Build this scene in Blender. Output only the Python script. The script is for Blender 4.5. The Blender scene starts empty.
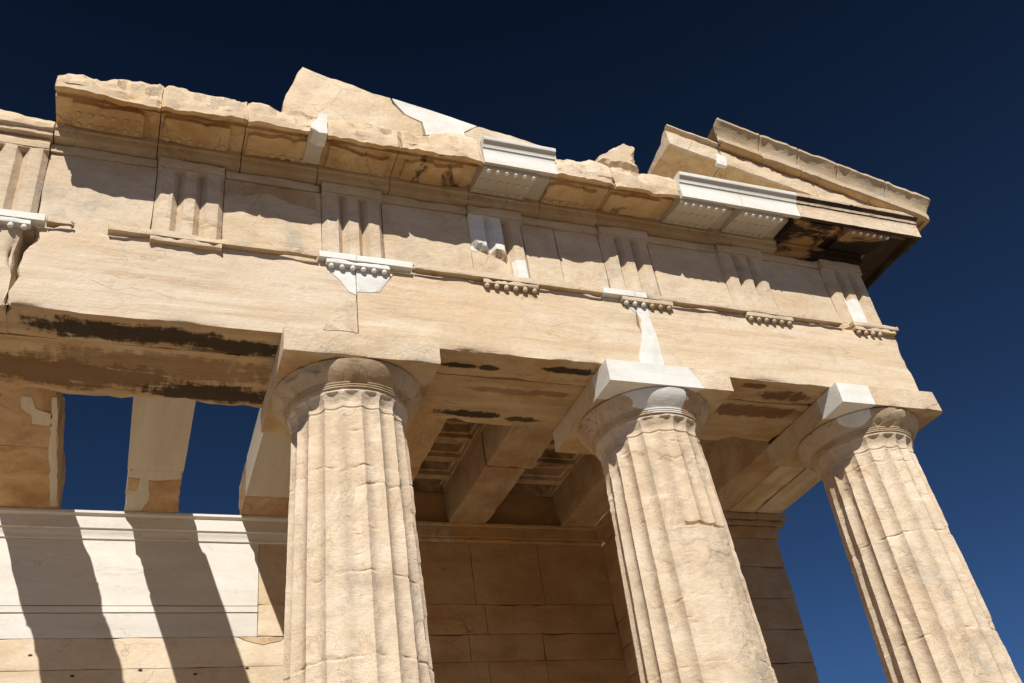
import bpy, bmesh, math, random
from mathutils import Vector, Matrix, noise
R_ = math.radians
sc = bpy.context.scene
COL = sc.collection
HZ = 8.53                    # height of the underside of the architrave above the temple floor

# ------------------------------------------------------------------ camera, sky, sun, exposure
cam = bpy.data.cameras.new('camera'); camo = bpy.data.objects.new('camera', cam); COL.objects.link(camo)
CR = ((0.9323, -0.3368, -0.1319), (-0.0977, -0.5856, 0.8047), (-0.3483, -0.7373, -0.5789))
CC = Vector((-2.0231, -7.9513, -6.0421 + HZ))
m3 = Matrix(CR).transposed()
camo.matrix_world = Matrix.Translation(CC) @ m3.to_quaternion().to_matrix().to_4x4()
cam.sensor_width = 36; cam.lens = 957.08 / 1024 * 36; cam.clip_start = .05; cam.clip_end = 3000
sc.camera = camo
SUN = Vector((.365, 1.09, -1)).normalized()
elev = math.asin(-SUN.z)
w = bpy.data.worlds.new('World'); sc.world = w; w.use_nodes = True
nt = w.node_tree; bg = nt.nodes['Background']
sky = nt.nodes.new('ShaderNodeTexSky'); sky.sky_type = 'NISHITA'; sky.sun_disc = False
sky.sun_elevation = elev; sky.sun_rotation = math.atan2(-SUN.x, -SUN.y)
sky.altitude = 3500; sky.air_density = .55; sky.dust_density = 0.0; sky.ozone_density = 6.0
tc = nt.nodes.new('ShaderNodeTexCoord'); sz = nt.nodes.new('ShaderNodeSeparateXYZ'); nt.links.new(tc.outputs['Generated'], sz.inputs[0])
mrg = nt.nodes.new('ShaderNodeMapRange'); nt.links.new(sz.outputs[2], mrg.inputs[0])
for i_, q_ in enumerate((.25, .85, 1.25, .31)): mrg.inputs[i_+1].default_value = q_
vm = nt.nodes.new('ShaderNodeVectorMath'); vm.operation = 'SCALE'; nt.links.new(sky.outputs[0], vm.inputs[0]); nt.links.new(mrg.outputs[0], vm.inputs['Scale'])
vt = nt.nodes.new('ShaderNodeVectorMath'); vt.operation = 'MULTIPLY'; nt.links.new(vm.outputs[0], vt.inputs[0]); vt.inputs[1].default_value = (.79, 1.0, 1.08); vm = vt
nt.links.new(vm.outputs[0], bg.inputs[0]); bg.inputs[1].default_value = .05
sl = bpy.data.lights.new('sun', 'SUN'); so = bpy.data.objects.new('sun', sl); COL.objects.link(so)
sl.energy = 5.0; sl.angle = R_(.53); sl.color = (1, .945, .86)
so.rotation_euler = SUN.to_track_quat('-Z', 'Y').to_euler(); so.location = (-10, -25, 40)
sc.view_settings.view_transform = 'Standard'; sc.view_settings.look = 'None'
sc.view_settings.exposure = 0.1; sc.view_settings.gamma = 1

# ------------------------------------------------------------------ helpers
def N(p, f=1.0, s=0.0):
    return noise.noise(Vector((p[0]*f + s*7.31, p[1]*f - s*3.17, p[2]*f + s*1.93)))
def NF(p, f=1.0, s=0.0, o=4):
    return noise.fractal(Vector((p[0]*f + s*7.31, p[1]*f - s*3.17, p[2]*f + s*1.93)), .9, 2.1, o)
def lerp(a, b, t): return a + (b - a) * t
def smooth(a, b, x):
    t = min(1, max(0, (x - a) / (b - a))); return t*t*(3 - 2*t)

def at(px, py, y):
    "pixel of the photograph -> point on the plane at depth y (z from the architrave underside)"
    d = m3 @ Vector(((px - 512) / 957.08, -(py - 341.5) / 957.08, -1))
    c = CC - Vector((0, 0, HZ)); return c + d * ((y - c.y) / d.y)

def thing(name, label, cat, loc, group=None):
    o = bpy.data.objects.new(name, None); COL.objects.link(o)
    o.location = (loc[0], loc[1], loc[2] + HZ); o.empty_display_size = .2
    o['label'] = label; o['category'] = cat; o['kind'] = 'thing'
    if group: o['group'] = group
    return o
def tag(o, label, cat, group=None):
    o['label'] = label; o['category'] = cat; o['kind'] = 'thing'
    if group: o['group'] = group
    return o
def wloc(o):
    v = Vector((0, 0, 0))
    while o: v += o.location; o = o.parent
    return v
def obj(name, verts, faces, mats, parent=None, loc=None, matfn=None, sharp=38, label=None):
    "verts are in building coordinates (z=0 at the architrave underside)"
    if parent is not None: base = wloc(parent)
    else:
        base = Vector(loc) + Vector((0, 0, HZ)) if loc is not None else Vector((0, 0, HZ))
    me = bpy.data.meshes.new(name)
    me.from_pydata([(v[0]-base.x, v[1]-base.y, v[2]+HZ-base.z) for v in verts], [], faces)
    if not isinstance(mats, (list, tuple)): mats = [mats]
    for m in mats: me.materials.append(m)
    me.update()
    bm = bmesh.new(); bm.from_mesh(me); bmesh.ops.recalc_face_normals(bm, faces=bm.faces)
    if bm.calc_volume(signed=True) < 0: print('flip', name); bmesh.ops.reverse_faces(bm, faces=bm.faces)
    bm.to_mesh(me); bm.free()
    if matfn:
        for p in me.polygons:
            p.material_index = matfn(Vector(p.center) + base - Vector((0, 0, HZ)), p.normal)
    me.shade_smooth(); me.set_sharp_from_angle(angle=R_(sharp))
    o = bpy.data.objects.new(name, me); COL.objects.link(o)
    if parent is not None: o.parent = parent
    else: o.location = base
    if label: o['label'] = label
    return o
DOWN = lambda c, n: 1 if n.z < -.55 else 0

def ticks(a, b, seg, fine):
    L = b - a; t = []
    ed = [0] + [e for e in ((.012, .035, .08) if fine else ()) if e < L*.3]
    lo = ed[-1]; n = max(1, round((L - 2*lo) / seg))
    t = [a + e for e in ed] + [a + lo + (L - 2*lo)*i/n for i in range(1, n)] + [b - e for e in reversed(ed)]
    return t
def rbox(x0, x1, y0, y1, z0, z1, seg=.12, chip=.03, rough=.005, seed=0, cf=2.2, fine=True, fn=None, keep=()):
    "a dressed block: subdivided box with chipped arrises and a slightly uneven face; keep: sides whose edges stay crisp"
    ax = [ticks(x0, x1, seg, fine), ticks(y0, y1, seg*1.4, fine), ticks(z0, z1, seg, fine)]
    n = [len(a)-1 for a in ax]; idx = {}; V = []; F = []
    def vid(i, j, k):
        key = (i, j, k)
        if key not in idx: idx[key] = len(V); V.append([ax[0][i], ax[1][j], ax[2][k]])
        return idx[key]
    for i in range(n[0]):
        for j in range(n[1]):
            F.append([vid(i,j,0), vid(i,j+1,0), vid(i+1,j+1,0), vid(i+1,j,0)])
            F.append([vid(i,j,n[2]), vid(i+1,j,n[2]), vid(i+1,j+1,n[2]), vid(i,j+1,n[2])])
    for i in range(n[0]):
        for k in range(n[2]):
            F.append([vid(i,0,k), vid(i+1,0,k), vid(i+1,0,k+1), vid(i,0,k+1)])
            F.append([vid(i,n[1],k), vid(i,n[1],k+1), vid(i+1,n[1],k+1), vid(i+1,n[1],k)])
    for j in range(n[1]):
        for k in range(n[2]):
            F.append([vid(0,j,k), vid(0,j,k+1), vid(0,j+1,k+1), vid(0,j+1,k)])
            F.append([vid(n[0],j,k), vid(n[0],j+1,k), vid(n[0],j+1,k+1), vid(n[0],j,k+1)])
    lo = (x0, y0, z0); hi = (x1, y1, z1)
    sides = ('x0','y0','z0','x1','y1','z1')
    for v in V:
        p = tuple(v); d = []
        for a in range(3):
            for s, q in ((1, p[a]-lo[a]), (-1, hi[a]-p[a])):
                nm = sides[a] if s == 1 else sides[a+3]
                d.append((q, a, s, nm))
        d.sort(key=lambda t: t[0])
        e = d[1][0]
        am = chip * max(0, NF(p, cf, seed)*1.5 + .12) * math.exp(-e / (chip*1.4 + .012))
        am += chip*.25 * max(0, N(p, cf*6, seed+2)+.2) * math.exp(-e / .02)
        if any(q[3] in keep and q[0] < .09 for q in d): am *= .1
        for q, a, s, nm in d[:2]:
            v[a] += s * am
        if rough:
            q, a, s, nm = d[0]
            if q < 1e-6: v[a] += s * rough * (NF(p, 4, seed+5) * .8 + .5)
        if fn: fn(v, p)
    return V, F
def merge(*parts):
    V = []; F = []
    for v, f in parts:
        b = len(V); V += list(v); F += [[i+b for i in q] for q in f]
    return V, F
def prism(prof, xs, fn=None, seg=None):
    "closed (y, z) outline swept along x through the stations xs"
    P = []
    m = len(prof)
    for i in range(m):
        a = prof[i]; b = prof[(i+1) % m]; L = math.hypot(b[0]-a[0], b[1]-a[1])
        k = max(1, round(L/seg)) if seg else 1
        for t in range(k): P.append((lerp(a[0], b[0], t/k), lerp(a[1], b[1], t/k)))
    m = len(P); V = []; F = []
    for x in xs:
        for (y, z) in P:
            v = [x, y, z]
            if fn: fn(v)
            V.append(v)
    for i in range(len(xs)-1):
        for j in range(m):
            k = (j+1) % m
            F.append([i*m+j, (i+1)*m+j, (i+1)*m+k, i*m+k])
    F.append(list(range(m))); F.append([(len(xs)-1)*m + j for j in reversed(range(m))])
    return V, F
def rng(a, b, s):
    n = max(1, round((b-a)/s)); return [lerp(a, b, i/n) for i in range(n+1)]
def slab(pts, y0, y1, seg=.06, rough=.02, bev=.02, seed=0, f=5):
    "an irregular upright slab: (x, z) outline between depths y0 (front) and y1"
    P = []
    for i in range(len(pts)):
        a = pts[i]; b = pts[(i+1) % len(pts)]; L = math.hypot(b[0]-a[0], b[1]-a[1]); k = max(1, round(L/seg))
        for t in range(k):
            x, z = lerp(a[0], b[0], t/k), lerp(a[1], b[1], t/k)
            P.append((x + rough*NF((x, 0, z), f, seed), z + rough*NF((x, 3, z), f, seed+1)))
    cx = sum(p[0] for p in P)/len(P); cz = sum(p[1] for p in P)/len(P)
    V = []; F = []; m = len(P)
    rings = [(y0, 1), (y0+bev*.5, .35), (y0+bev*1.5, 0), (lerp(y0, y1, .5), 0), (y1, 0)]
    for y, ins in rings:
        for (x, z) in P:
            d = math.hypot(x-cx, z-cz) or 1; q = bev*ins*(1 + .8*N((x, y, z), 7, seed))
            V.append([x - (x-cx)/d*q, y + (0 if ins == 1 else .4*rough*N((x, y*3, z), 6, seed)), z - (z-cz)/d*q])
    for r in range(len(rings)-1):
        for j in range(m):
            k = (j+1) % m; F.append([r*m+j, r*m+k, (r+1)*m+k, (r+1)*m+j])
    F.append(list(range(m))); F.append([(len(rings)-1)*m+j for j in reversed(range(m))])
    return V, F

# ------------------------------------------------------------------ materials
def stone(name, ramp, streak=(1, 1, 1), fs=1.6, tint=None, tint_amt=.5, tint_s=.7, grey=0, crack=.5, pits=.5, bump=.5,
          stains=(), black=None, rough=.85, speck=.12, veins=None, gouge=(1, 1, 1.4), blk=.045):
    m = bpy.data.materials.new(name); m.use_nodes = True; t = m.node_tree; nd = t.nodes; L = t.links
    b = nd['Principled BSDF']; b.inputs['Roughness'].default_value = rough; b.inputs['Specular IOR Level'].default_value = .25
    pos = nd.new('ShaderNodeNewGeometry').outputs['Position']
    def mapped(scale, off=(0, 0, 0)):
        n = nd.new('ShaderNodeMapping'); n.inputs['Scale'].default_value = scale; n.inputs['Location'].default_value = off
        L.new(pos, n.inputs['Vector']); return n.outputs[0]
    def noi(vec, s, det=6, ro=.6, dist=0):
        n = nd.new('ShaderNodeTexNoise'); n.inputs['Scale'].default_value = s; n.inputs['Detail'].default_value = det
        n.inputs['Roughness'].default_value = ro; n.inputs['Distortion'].default_value = dist
        L.new(vec, n.inputs['Vector']); return n.outputs['Fac']
    def mr(x, a, b_, c=0, d=1):
        n = nd.new('ShaderNodeMapRange'); n.interpolation_type = 'SMOOTHSTEP'
        L.new(x, n.inputs[0])
        for i, q in enumerate((a, b_, c, d)): n.inputs[i+1].default_value = q
        return n.outputs[0]
    def ma(op, x, y=None):
        n = nd.new('ShaderNodeMath'); n.operation = op
        for i, q in enumerate((x, y)):
            if q is None: continue
            if isinstance(q, (int, float)): n.inputs[i].default_value = q
            else: L.new(q, n.inputs[i])
        return n.outputs[0]
    def mix(f, a, b_, mode='MIX'):
        n = nd.new('ShaderNodeMix'); n.data_type = 'RGBA'; n.blend_type = mode
        for i, q in ((0, f), (6, a), (7, b_)):
            if isinstance(q, (int, float)): n.inputs[i].default_value = q
            elif isinstance(q, tuple): n.inputs[i].default_value = (*q, 1)
            else: L.new(q, n.inputs[i])
        return n.outputs[2]
    def xyz():
        n = nd.new('ShaderNodeSeparateXYZ'); L.new(pos, n.inputs[0]); return n.outputs
    base = noi(mapped(streak), fs, 9, .65, .4)
    cr = nd.new('ShaderNodeValToRGB'); L.new(base, cr.inputs[0])
    e = cr.color_ramp.elements
    while len(e) < len(ramp): e.new(.5)
    for i, c in enumerate(ramp):
        e[i].position = .3 + .4*i/(len(ramp)-1); e[i].color = (*c, 1)
    col = cr.outputs[0]
    if tint:
        col = mix(ma('MULTIPLY', mr(noi(mapped((1, 1, 1), (3, 1, 5)), tint_s, 7, .62, .6), .45, .68), tint_amt), col, tint)
    if veins:
        vs, vsc, va, vc = veins
        vn = noi(mapped(vs, (5, 8, 3)), vsc, 10, .72, .8)
        vk = ma('MULTIPLY', mr(ma('ABSOLUTE', ma('SUBTRACT', vn, .5)), .022, .0), mr(noi(mapped((.5, 1, 1), (1, 2, 9)), 1.7, 4), .46, .6))
        col = mix(ma('MULTIPLY', vk, va), col, vc)
        vk2 = mr(noi(mapped(vs, (15, 3, 7)), vsc*.5, 8, .7, .5), .55, .72)
        col = mix(ma('MULTIPLY', vk2, va*.6), col, tuple(q*1.25 for q in vc))
    if grey:
        col = mix(ma('MULTIPLY', mr(noi(mapped((1, 1, 1), (9, 4, 2)), 2.3, 7, .7, .3), .52, .7), grey), col, (.34, .32, .27))
    if speck:
        g = noi(pos, 60, 4, .7); g2 = noi(pos, 14, 5, .7)
        v = ma('ADD', ma('MULTIPLY', ma('SUBTRACT', g, .5), speck*2.2), ma('MULTIPLY', ma('SUBTRACT', g2, .5), speck*2))
        hs = nd.new('ShaderNodeHueSaturation'); L.new(ma('ADD', v, 1.0), hs.inputs['Value']); L.new(col, hs.inputs['Color']); col = hs.outputs[0]
    oi = nd.new('ShaderNodeObjectInfo'); hv = nd.new('ShaderNodeHueSaturation'); L.new(col, hv.inputs['Color'])
    L.new(ma('ADD', ma('MULTIPLY', oi.outputs['Random'], blk*1.4), 1 - blk*.8), hv.inputs['Value'])
    L.new(ma('ADD', ma('MULTIPLY', ma('FRACT', ma('MULTIPLY', oi.outputs['Random'], 17.3)), blk*2.4), 1 - blk*1.2), hv.inputs['Saturation']); col = hv.outputs[0]
    height = []
    if crack:
        wv = nd.new('ShaderNodeVectorMath'); wv.operation = 'ADD'
        nn = nd.new('ShaderNodeTexNoise'); nn.inputs['Scale'].default_value = 3; nn.inputs['Detail'].default_value = 5; L.new(pos, nn.inputs['Vector'])
        sm = nd.new('ShaderNodeVectorMath'); sm.operation = 'SCALE'; sm.inputs['Scale'].default_value = .35; L.new(nn.outputs['Color'], sm.inputs[0])
        L.new(mapped(streak), wv.inputs[0]); L.new(sm.outputs[0], wv.inputs[1])
        vo = nd.new('ShaderNodeTexVoronoi'); vo.feature = 'DISTANCE_TO_EDGE'; vo.inputs['Scale'].default_value = 1.5; L.new(wv.outputs[0], vo.inputs['Vector'])
        ck = ma('MULTIPLY', mr(vo.outputs['Distance'], .012, .002), mr(noi(pos, 1.1, 3), .5, .62))
        col = mix(ma('MULTIPLY', ck, crack), col, (.16, .10, .055)); height.append((ma('MULTIPLY', ck, -1), .6*crack))
    if pits:
        pt = ma('MULTIPLY', mr(noi(mapped(gouge), 26, 3, .5), .645, .70), mr(noi(pos, 2.2, 4, .6), .45, .65))
        col = mix(ma('MULTIPLY', pt, pits*.7), col, (.2, .13, .075)); height.append((ma('MULTIPLY', pt, -1), .5*pits))
    if black:
        thr, scl, c, amt = black
        bl = ma('MULTIPLY', mr(noi(mapped(scl, (2, 7, 1)), 1.0, 8, .65, .5), thr, thr+.1), amt)
        col = mix(bl, col, c)
    if stains:
        nz = ma('ADD', ma('MULTIPLY', ma('SUBTRACT', noi(mapped((.6, 3.0, 3)), 2.2, 10, .78, .6), .5), 1.3), ma('MULTIPLY', ma('SUBTRACT', noi(mapped((1, .35, 1), (4, 4, 4)), 9.0, 4, .7), .5), .9))
        tot = None; brown = None
        for (cx, cy, rx, ry, amt) in stains:
            s = xyz()
            dx = ma('DIVIDE', ma('SUBTRACT', s[0], cx), rx); dy = ma('DIVIDE', ma('SUBTRACT', s[1], cy), ry)
            d = ma('ADD', ma('POWER', ma('ABSOLUTE', dx), 3.0), ma('POWER', ma('ABSOLUTE', dy), 2.0))
            k = ma('MULTIPLY', mr(ma('ADD', d, ma('MULTIPLY', nz, 3.4)), 1.4, .55), amt)
            if amt < .9: brown = k if brown is None else ma('MAXIMUM', brown, k)
            else: tot = k if tot is None else ma('MAXIMUM', tot, k)
        if brown is not None: col = mix(brown, col, (.13, .062, .022))
        halo = mix(ma('MULTIPLY', tot, .94), col, (.028, .019, .012)); col = halo
    L.new(col, b.inputs['Base Color'])
    h = ma('MULTIPLY', noi(pos, 7, 9, .68), .035)
    h = ma('ADD', h, ma('MULTIPLY', noi(mapped((streak[0]*.6, streak[1]*.6, streak[2]*1.4)), 20, 6, .7), .012))
    for x, k in height: h = ma('ADD', h, ma('MULTIPLY', x, .02*k))
    bp = nd.new('ShaderNodeBump'); bp.inputs['Strength'].default_value = bump; bp.inputs['Distance'].default_value = 1.0
    L.new(h, bp.inputs['Height']); L.new(bp.outputs[0], b.inputs['Normal'])
    return m

CREAM = [(.56, .425, .28), (.665, .535, .385), (.72, .61, .47)]
M = {}
M['stone'] = stone('weathered_marble', CREAM, (1, 1, 1.6), 1.3, (.60, .44, .265), .5, grey=.45, crack=.35, bump=.75, veins=((.7, 1, 2), 1.5, .4, (.44, .29, .16)))
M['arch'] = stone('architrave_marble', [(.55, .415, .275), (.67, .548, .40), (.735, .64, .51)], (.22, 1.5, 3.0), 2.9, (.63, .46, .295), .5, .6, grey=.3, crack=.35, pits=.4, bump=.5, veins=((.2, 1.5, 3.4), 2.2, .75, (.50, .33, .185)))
M['shaft'] = stone('column_marble', [(.54, .41, .275), (.67, .545, .40), (.74, .635, .495)], (1, 1, 1.8), 1.5, (.58, .42, .27), .4, grey=.55, crack=.3, pits=1.0, bump=.6, gouge=(1, 1, 4.2), veins=((1.2, 1.2, 1.0), 1.8, .6, (.42, .29, .17)))
M['frieze'] = stone('frieze_marble', [(.52, .40, .27), (.62, .50, .36), (.67, .57, .44)], (.8, 1, 1.6), 1.6, (.56, .41, .24), .5, grey=.6, crack=.3, bump=.6, veins=((.6, 1, 1.6), 1.5, .4, (.42, .28, .16)))
M['white'] = stone('new_marble', [(.66, .645, .60), (.74, .73, .69), (.79, .785, .745)], (.5, 1, 2.4), 2.0, (.68, .63, .55), .5, 1.2, grey=0, crack=0, pits=.25, bump=.22, speck=.09, veins=((.4, 1, 2.5), 1.3, .3, (.46, .45, .43)))
M['whitewall'] = stone('new_wall_marble', [(.62, .60, .545), (.715, .69, .64), (.76, .745, .70)], (.4, 1, 2.6), 1.3, (.60, .55, .48), .5, .5, grey=0, crack=.25, pits=.25, bump=.2, speck=.08, veins=((.35, 1, 2.2), .9, .4, (.42, .40, .37)))
M['orange'] = stone('patina_marble', [(.52, .33, .155), (.67, .465, .24), (.73, .56, .345)], (1, 1, 1), 2.2, (.48, .26, .10), .6, 1.2, grey=.2, crack=.4, bump=.8, veins=((1, 1, 1), 2.2, .5, (.2, .1, .04)),
                    black=(.63, (1.4, 1.2, 1.4), (.03, .02, .013), .9))
M['blackened'] = stone('blackened_marble', [(.34, .19, .08), (.42, .25, .11), (.46, .31, .16)], (1, 1, 1), 2.2, (.15, .075, .035), .85, 1.2, crack=.4, bump=.6,
                    black=(.44, (.9, 2.0, 1.4), (.018, .012, .008), .97))
M['crust'] = stone('black_crust', [(.05, .032, .02), (.075, .05, .03), (.13, .085, .05)], (1, 1, 1), 2.2, (.03, .022, .015), .8, 1.4, crack=.3, bump=.7)
M['streaked'] = stone('streaked_patina', [(.52, .33, .155), (.67, .465, .24), (.73, .56, .345)], (1, 1, 1), 2.2, (.40, .205, .075), .6, 1.2, grey=.15, crack=.4, bump=.8,
                    black=(.54, (2.2, 1.6, 1.6), (.03, .02, .013), .95))
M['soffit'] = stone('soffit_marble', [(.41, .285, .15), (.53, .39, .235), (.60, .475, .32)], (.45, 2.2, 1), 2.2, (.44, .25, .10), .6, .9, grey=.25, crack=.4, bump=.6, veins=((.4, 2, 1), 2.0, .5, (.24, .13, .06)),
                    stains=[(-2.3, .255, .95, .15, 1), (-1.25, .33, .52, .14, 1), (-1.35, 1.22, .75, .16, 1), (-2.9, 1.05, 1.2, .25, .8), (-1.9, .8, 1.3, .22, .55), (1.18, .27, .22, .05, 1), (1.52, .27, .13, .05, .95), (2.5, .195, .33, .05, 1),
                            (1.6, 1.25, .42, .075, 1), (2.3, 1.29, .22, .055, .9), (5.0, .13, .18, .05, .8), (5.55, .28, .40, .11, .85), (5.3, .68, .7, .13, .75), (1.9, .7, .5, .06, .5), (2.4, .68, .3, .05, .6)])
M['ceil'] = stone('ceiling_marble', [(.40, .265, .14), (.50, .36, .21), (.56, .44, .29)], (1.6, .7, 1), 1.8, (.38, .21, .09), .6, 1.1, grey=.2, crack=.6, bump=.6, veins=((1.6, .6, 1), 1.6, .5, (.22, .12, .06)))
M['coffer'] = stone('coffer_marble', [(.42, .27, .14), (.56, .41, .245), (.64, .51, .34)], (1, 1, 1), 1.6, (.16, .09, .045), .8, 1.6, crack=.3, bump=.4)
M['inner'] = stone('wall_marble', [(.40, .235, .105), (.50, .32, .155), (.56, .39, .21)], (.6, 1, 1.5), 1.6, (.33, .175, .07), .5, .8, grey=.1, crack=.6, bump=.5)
M['anta'] = stone('anta_marble', [(.36, .245, .135), (.46, .335, .205), (.53, .405, .27)], (.8, 1, 1.6), 1.6, (.27, .15, .07), .5, .8, grey=.3, crack=.5, bump=.5)
M['oldwall'] = stone('old_wall_marble', [(.58, .455, .31), (.675, .555, .41), (.73, .62, .48)], (.7, 1, 1.6), 1.5, (.62, .45, .28), .4, .9, grey=.2, crack=.35, bump=.5)
M['ground'] = stone('bare_rock', [(.16, .13, .10), (.21, .17, .13), (.25, .21, .165)], (1, 1, 1), .5, (.24, .19, .13), .5, .2, crack=.4, bump=.6)

# ------------------------------------------------------------------ setting: ground and temple floor
V = []; F = []
gx = [-1200, -300, -80] + rng(-30, 30, 1.5) + [80, 300, 1200]; gy = [-1200, -300, -80] + rng(-30, 30, 1.5) + [80, 300, 1200]
for y in gy:
    for x in gx:
        near = smooth(60, 25, math.hypot(x, y))
        V.append((x, y, -HZ - .45 + 1.15*smooth(-2.5, -6, y) + near*.12*NF((x, y, 0), .35, 1)))
n = len(gx)
for j in range(len(gy)-1):
    for i in range(n-1): F.append([j*n+i, j*n+i+1, (j+1)*n+i+1, (j+1)*n+i])
g = obj('ground', V, F, M['ground']); g['kind'] = 'structure'
V, F = merge(rbox(-9, 9, -.35, 12, -HZ-.32, -HZ, 1.2, .02, .003), rbox(-9.4, 9.4, -.75, 12.3, -HZ-.7, -HZ-.33, 1.2, .02, .003))
g = obj('temple_floor', V, F, M['stone']); g['kind'] = 'structure'

# ------------------------------------------------------------------ columns
X2, X3, XR, TW = 3.63, 6.86, 7.53, .715
YC = .70; AH = .29; AB = .82
def column(cx, label, seed, joints, worn, white_abacus=None, white_ech=None, pieces=None):
    t = thing('doric_column', label, 'column', (cx, YC, -HZ), 'fluted columns under the entablature')
    NT = 20*10
    zs = rng(-HZ, -5.2, .3)[:-1] + rng(-5.2, -3.7, .04)[:-1] + rng(-3.7, -.86, .0125)[:-1] + rng(-.86, -.545, .012)
    V = []; F = []
    for z in zs:
        r0 = .602 + (-.62 - z)*.0300
        if z > -.62: r0 = .602
        for i in range(NT):
            a = 2*math.pi*i/NT; u = (i % 10)/10*2 - 1          # -1..1 across the flute
            ca, sa = math.cos(a), math.sin(a)
            p = (cx + .62*ca, YC + .62*sa, z)
            dep = .045*min(r0, .68)/.6*(1 - u*u)
            ze = -.592 - .045*u*u*u*u                           # flute tops end in small arches
            if z > ze: dep *= max(0, 1 - (z - ze)/.012)
            wn = worn(a, z, p)
            dep *= 1 - .75*wn
            r = r0 - dep - wn*.012
            if z > -.70: r += .038*smooth(-.70, -.585, z)
            if -.772 < z < -.745: r -= .012                     # necking groove
            edge = abs(u)**4
            if z < -.78:
                r -= edge*.007*max(0, NF((p[0], p[1], z*.5), 5, seed)*1.3 + .1)
                gq = N((p[0]*9, p[1]*9, z*34), 1, seed+7)*(1 if N((p[0]*2, p[1]*2, z*1.5), 1, seed+3) > .1 else 0)
                r -= .008*smooth(.55, .66, gq)
                r -= .0025*(NF(p, 9, seed+1)+.4)
                q = NF(p, 1.6, seed+4)
                r -= .009*smooth(.34, .42, q)                    # spalled patches
            for (jz, amp, a0, a1, *st) in joints:
                if a0 <= a <= a1:
                    js = st[0] if st else 1
                    zz = jz + .45*amp*NF((ca, sa, jz), 2.5, seed)
                    d = abs(z - zz); jw = .014*js**.5
                    if d < jw: r -= .016*js*(1 - (d/jw)**2)*(max(0, .35 + 1.3*N((ca, sa, jz), 3.5, seed)) if js == 1 else .8 + .5*N((ca, sa, jz), 6, seed))
                    k = .02*max(0, NF((ca*2, sa*2, jz), 3, seed+6) - .22)
                    if 0 < z - zz < .09 and k > 0: r -= k*(1 - (z-zz)/.09)
            V.append([cx + r*ca, YC + r*sa, z])
    m = len(zs)
    for k in range(m-1):
        for i in range(NT):
            j = (i+1) % NT; F.append([k*NT+i, k*NT+j, (k+1)*NT+j, (k+1)*NT+i])
    F.append(list(range(NT))); F.append([(m-1)*NT+i for i in reversed(range(NT))])
    obj('shaft', V, F, M['shaft'], t, sharp=30)
    # echinus with annulets
    prof = [(.58, -.55), (.655, -.55), (.657, -.538), (.645, -.534), (.664, -.53), (.666, -.518), (.654, -.514), (.674, -.51), (.678, -.498), (.668, -.494)]
    for i in range(30):
        s = i/29; prof.append((.672 + .133*math.sin(s*1.25)/math.sin(1.25), -.49 + .165*s + .015*s*s))
    prof += [(.807, -.305), (.795, -.2955), (.77, -.2925), (.0, -.2925)]
    V = []; F = []; NE = 240
    for (r, z) in prof[:-1]:
        for i in range(NE):
            a = 2*math.pi*i/NE; p = (cx + r*math.cos(a), YC + r*math.sin(a), z)
            k = .03*smooth(.25, .5, NF(p, 2.2, seed+9)) if -.50 < z < -.296 else 0
            if white_ech and white_ech(a, z): k = 0
            rr = r - k - .003*(NF(p, 9, seed)+.3)
            V.append([cx + rr*math.cos(a), YC + rr*math.sin(a), z])
    for k in range(len(prof)-2):
        for i in range(NE):
            j = (i+1) % NE; F.append([k*NE+i, k*NE+j, (k+1)*NE+j, (k+1)*NE+i])
    F.append(list(range(NE))); F.append([(len(prof)-2)*NE+i for i in reversed(range(NE))])
    fn = None
    if white_ech:
        def fn(c, n): return 1 if white_ech(math.atan2(c.y-YC, c.x-cx), c.z) else 0
    obj('echinus', V, F, [M['capital'], M['white']], t, matfn=fn, sharp=35)
    y0, y1 = YC-AB, YC+AB
    if pieces is None:
        V, F = rbox(cx-AB, cx+AB, y0, y1, -AH, -.004, .1, .022, .003, seed, keep=('z1',))
        obj('abacus', V, F, [M['stone'], M['capsof']], t, matfn=DOWN)
    else: pieces(t, cx, y0, y1)
    return t
M['capital'] = stone('capital_marble', [(.45, .33, .20), (.53, .41, .27), (.58, .47, .33)], (1, 1, 1), 1.8, (.44, .27, .13), .7, .9, grey=.3, veins=((1, 1, 1), 1.4, .5, (.22, .15, .09)), crack=.6, bump=.4)
M['sidesof'] = stone('side_beam_underside_marble', [(.52, .38, .20), (.66, .54, .36), (.72, .62, .45)], (2.2, .4, 1), 1.8, (.44, .27, .11), .55, 1.2, grey=.2, crack=.3, bump=.4)
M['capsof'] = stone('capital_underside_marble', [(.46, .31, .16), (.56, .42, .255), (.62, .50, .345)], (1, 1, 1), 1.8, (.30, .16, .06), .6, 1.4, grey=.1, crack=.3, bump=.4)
PI = math.pi
A_ = lambda d: d % (2*PI)
column(0, 'left fluted column with a complete cream abacus beside the open roof bay', 1,
       [(-1.42, .10, 0, 2*PI), (-1.62, .12, 4.3, 5.6), (-2.55, .06, 3.8, 5.6), (-3.3, .05, 0, 2*PI), (-1.02, .05, 4.5, 5.1)],
       lambda a, z, p: .45*smooth(.05, .5, NF(p, .9, 3)) + .55*smooth(-1.35, -1.0, z)*smooth(.0, .35, NF(p, 2, 8)))
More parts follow.
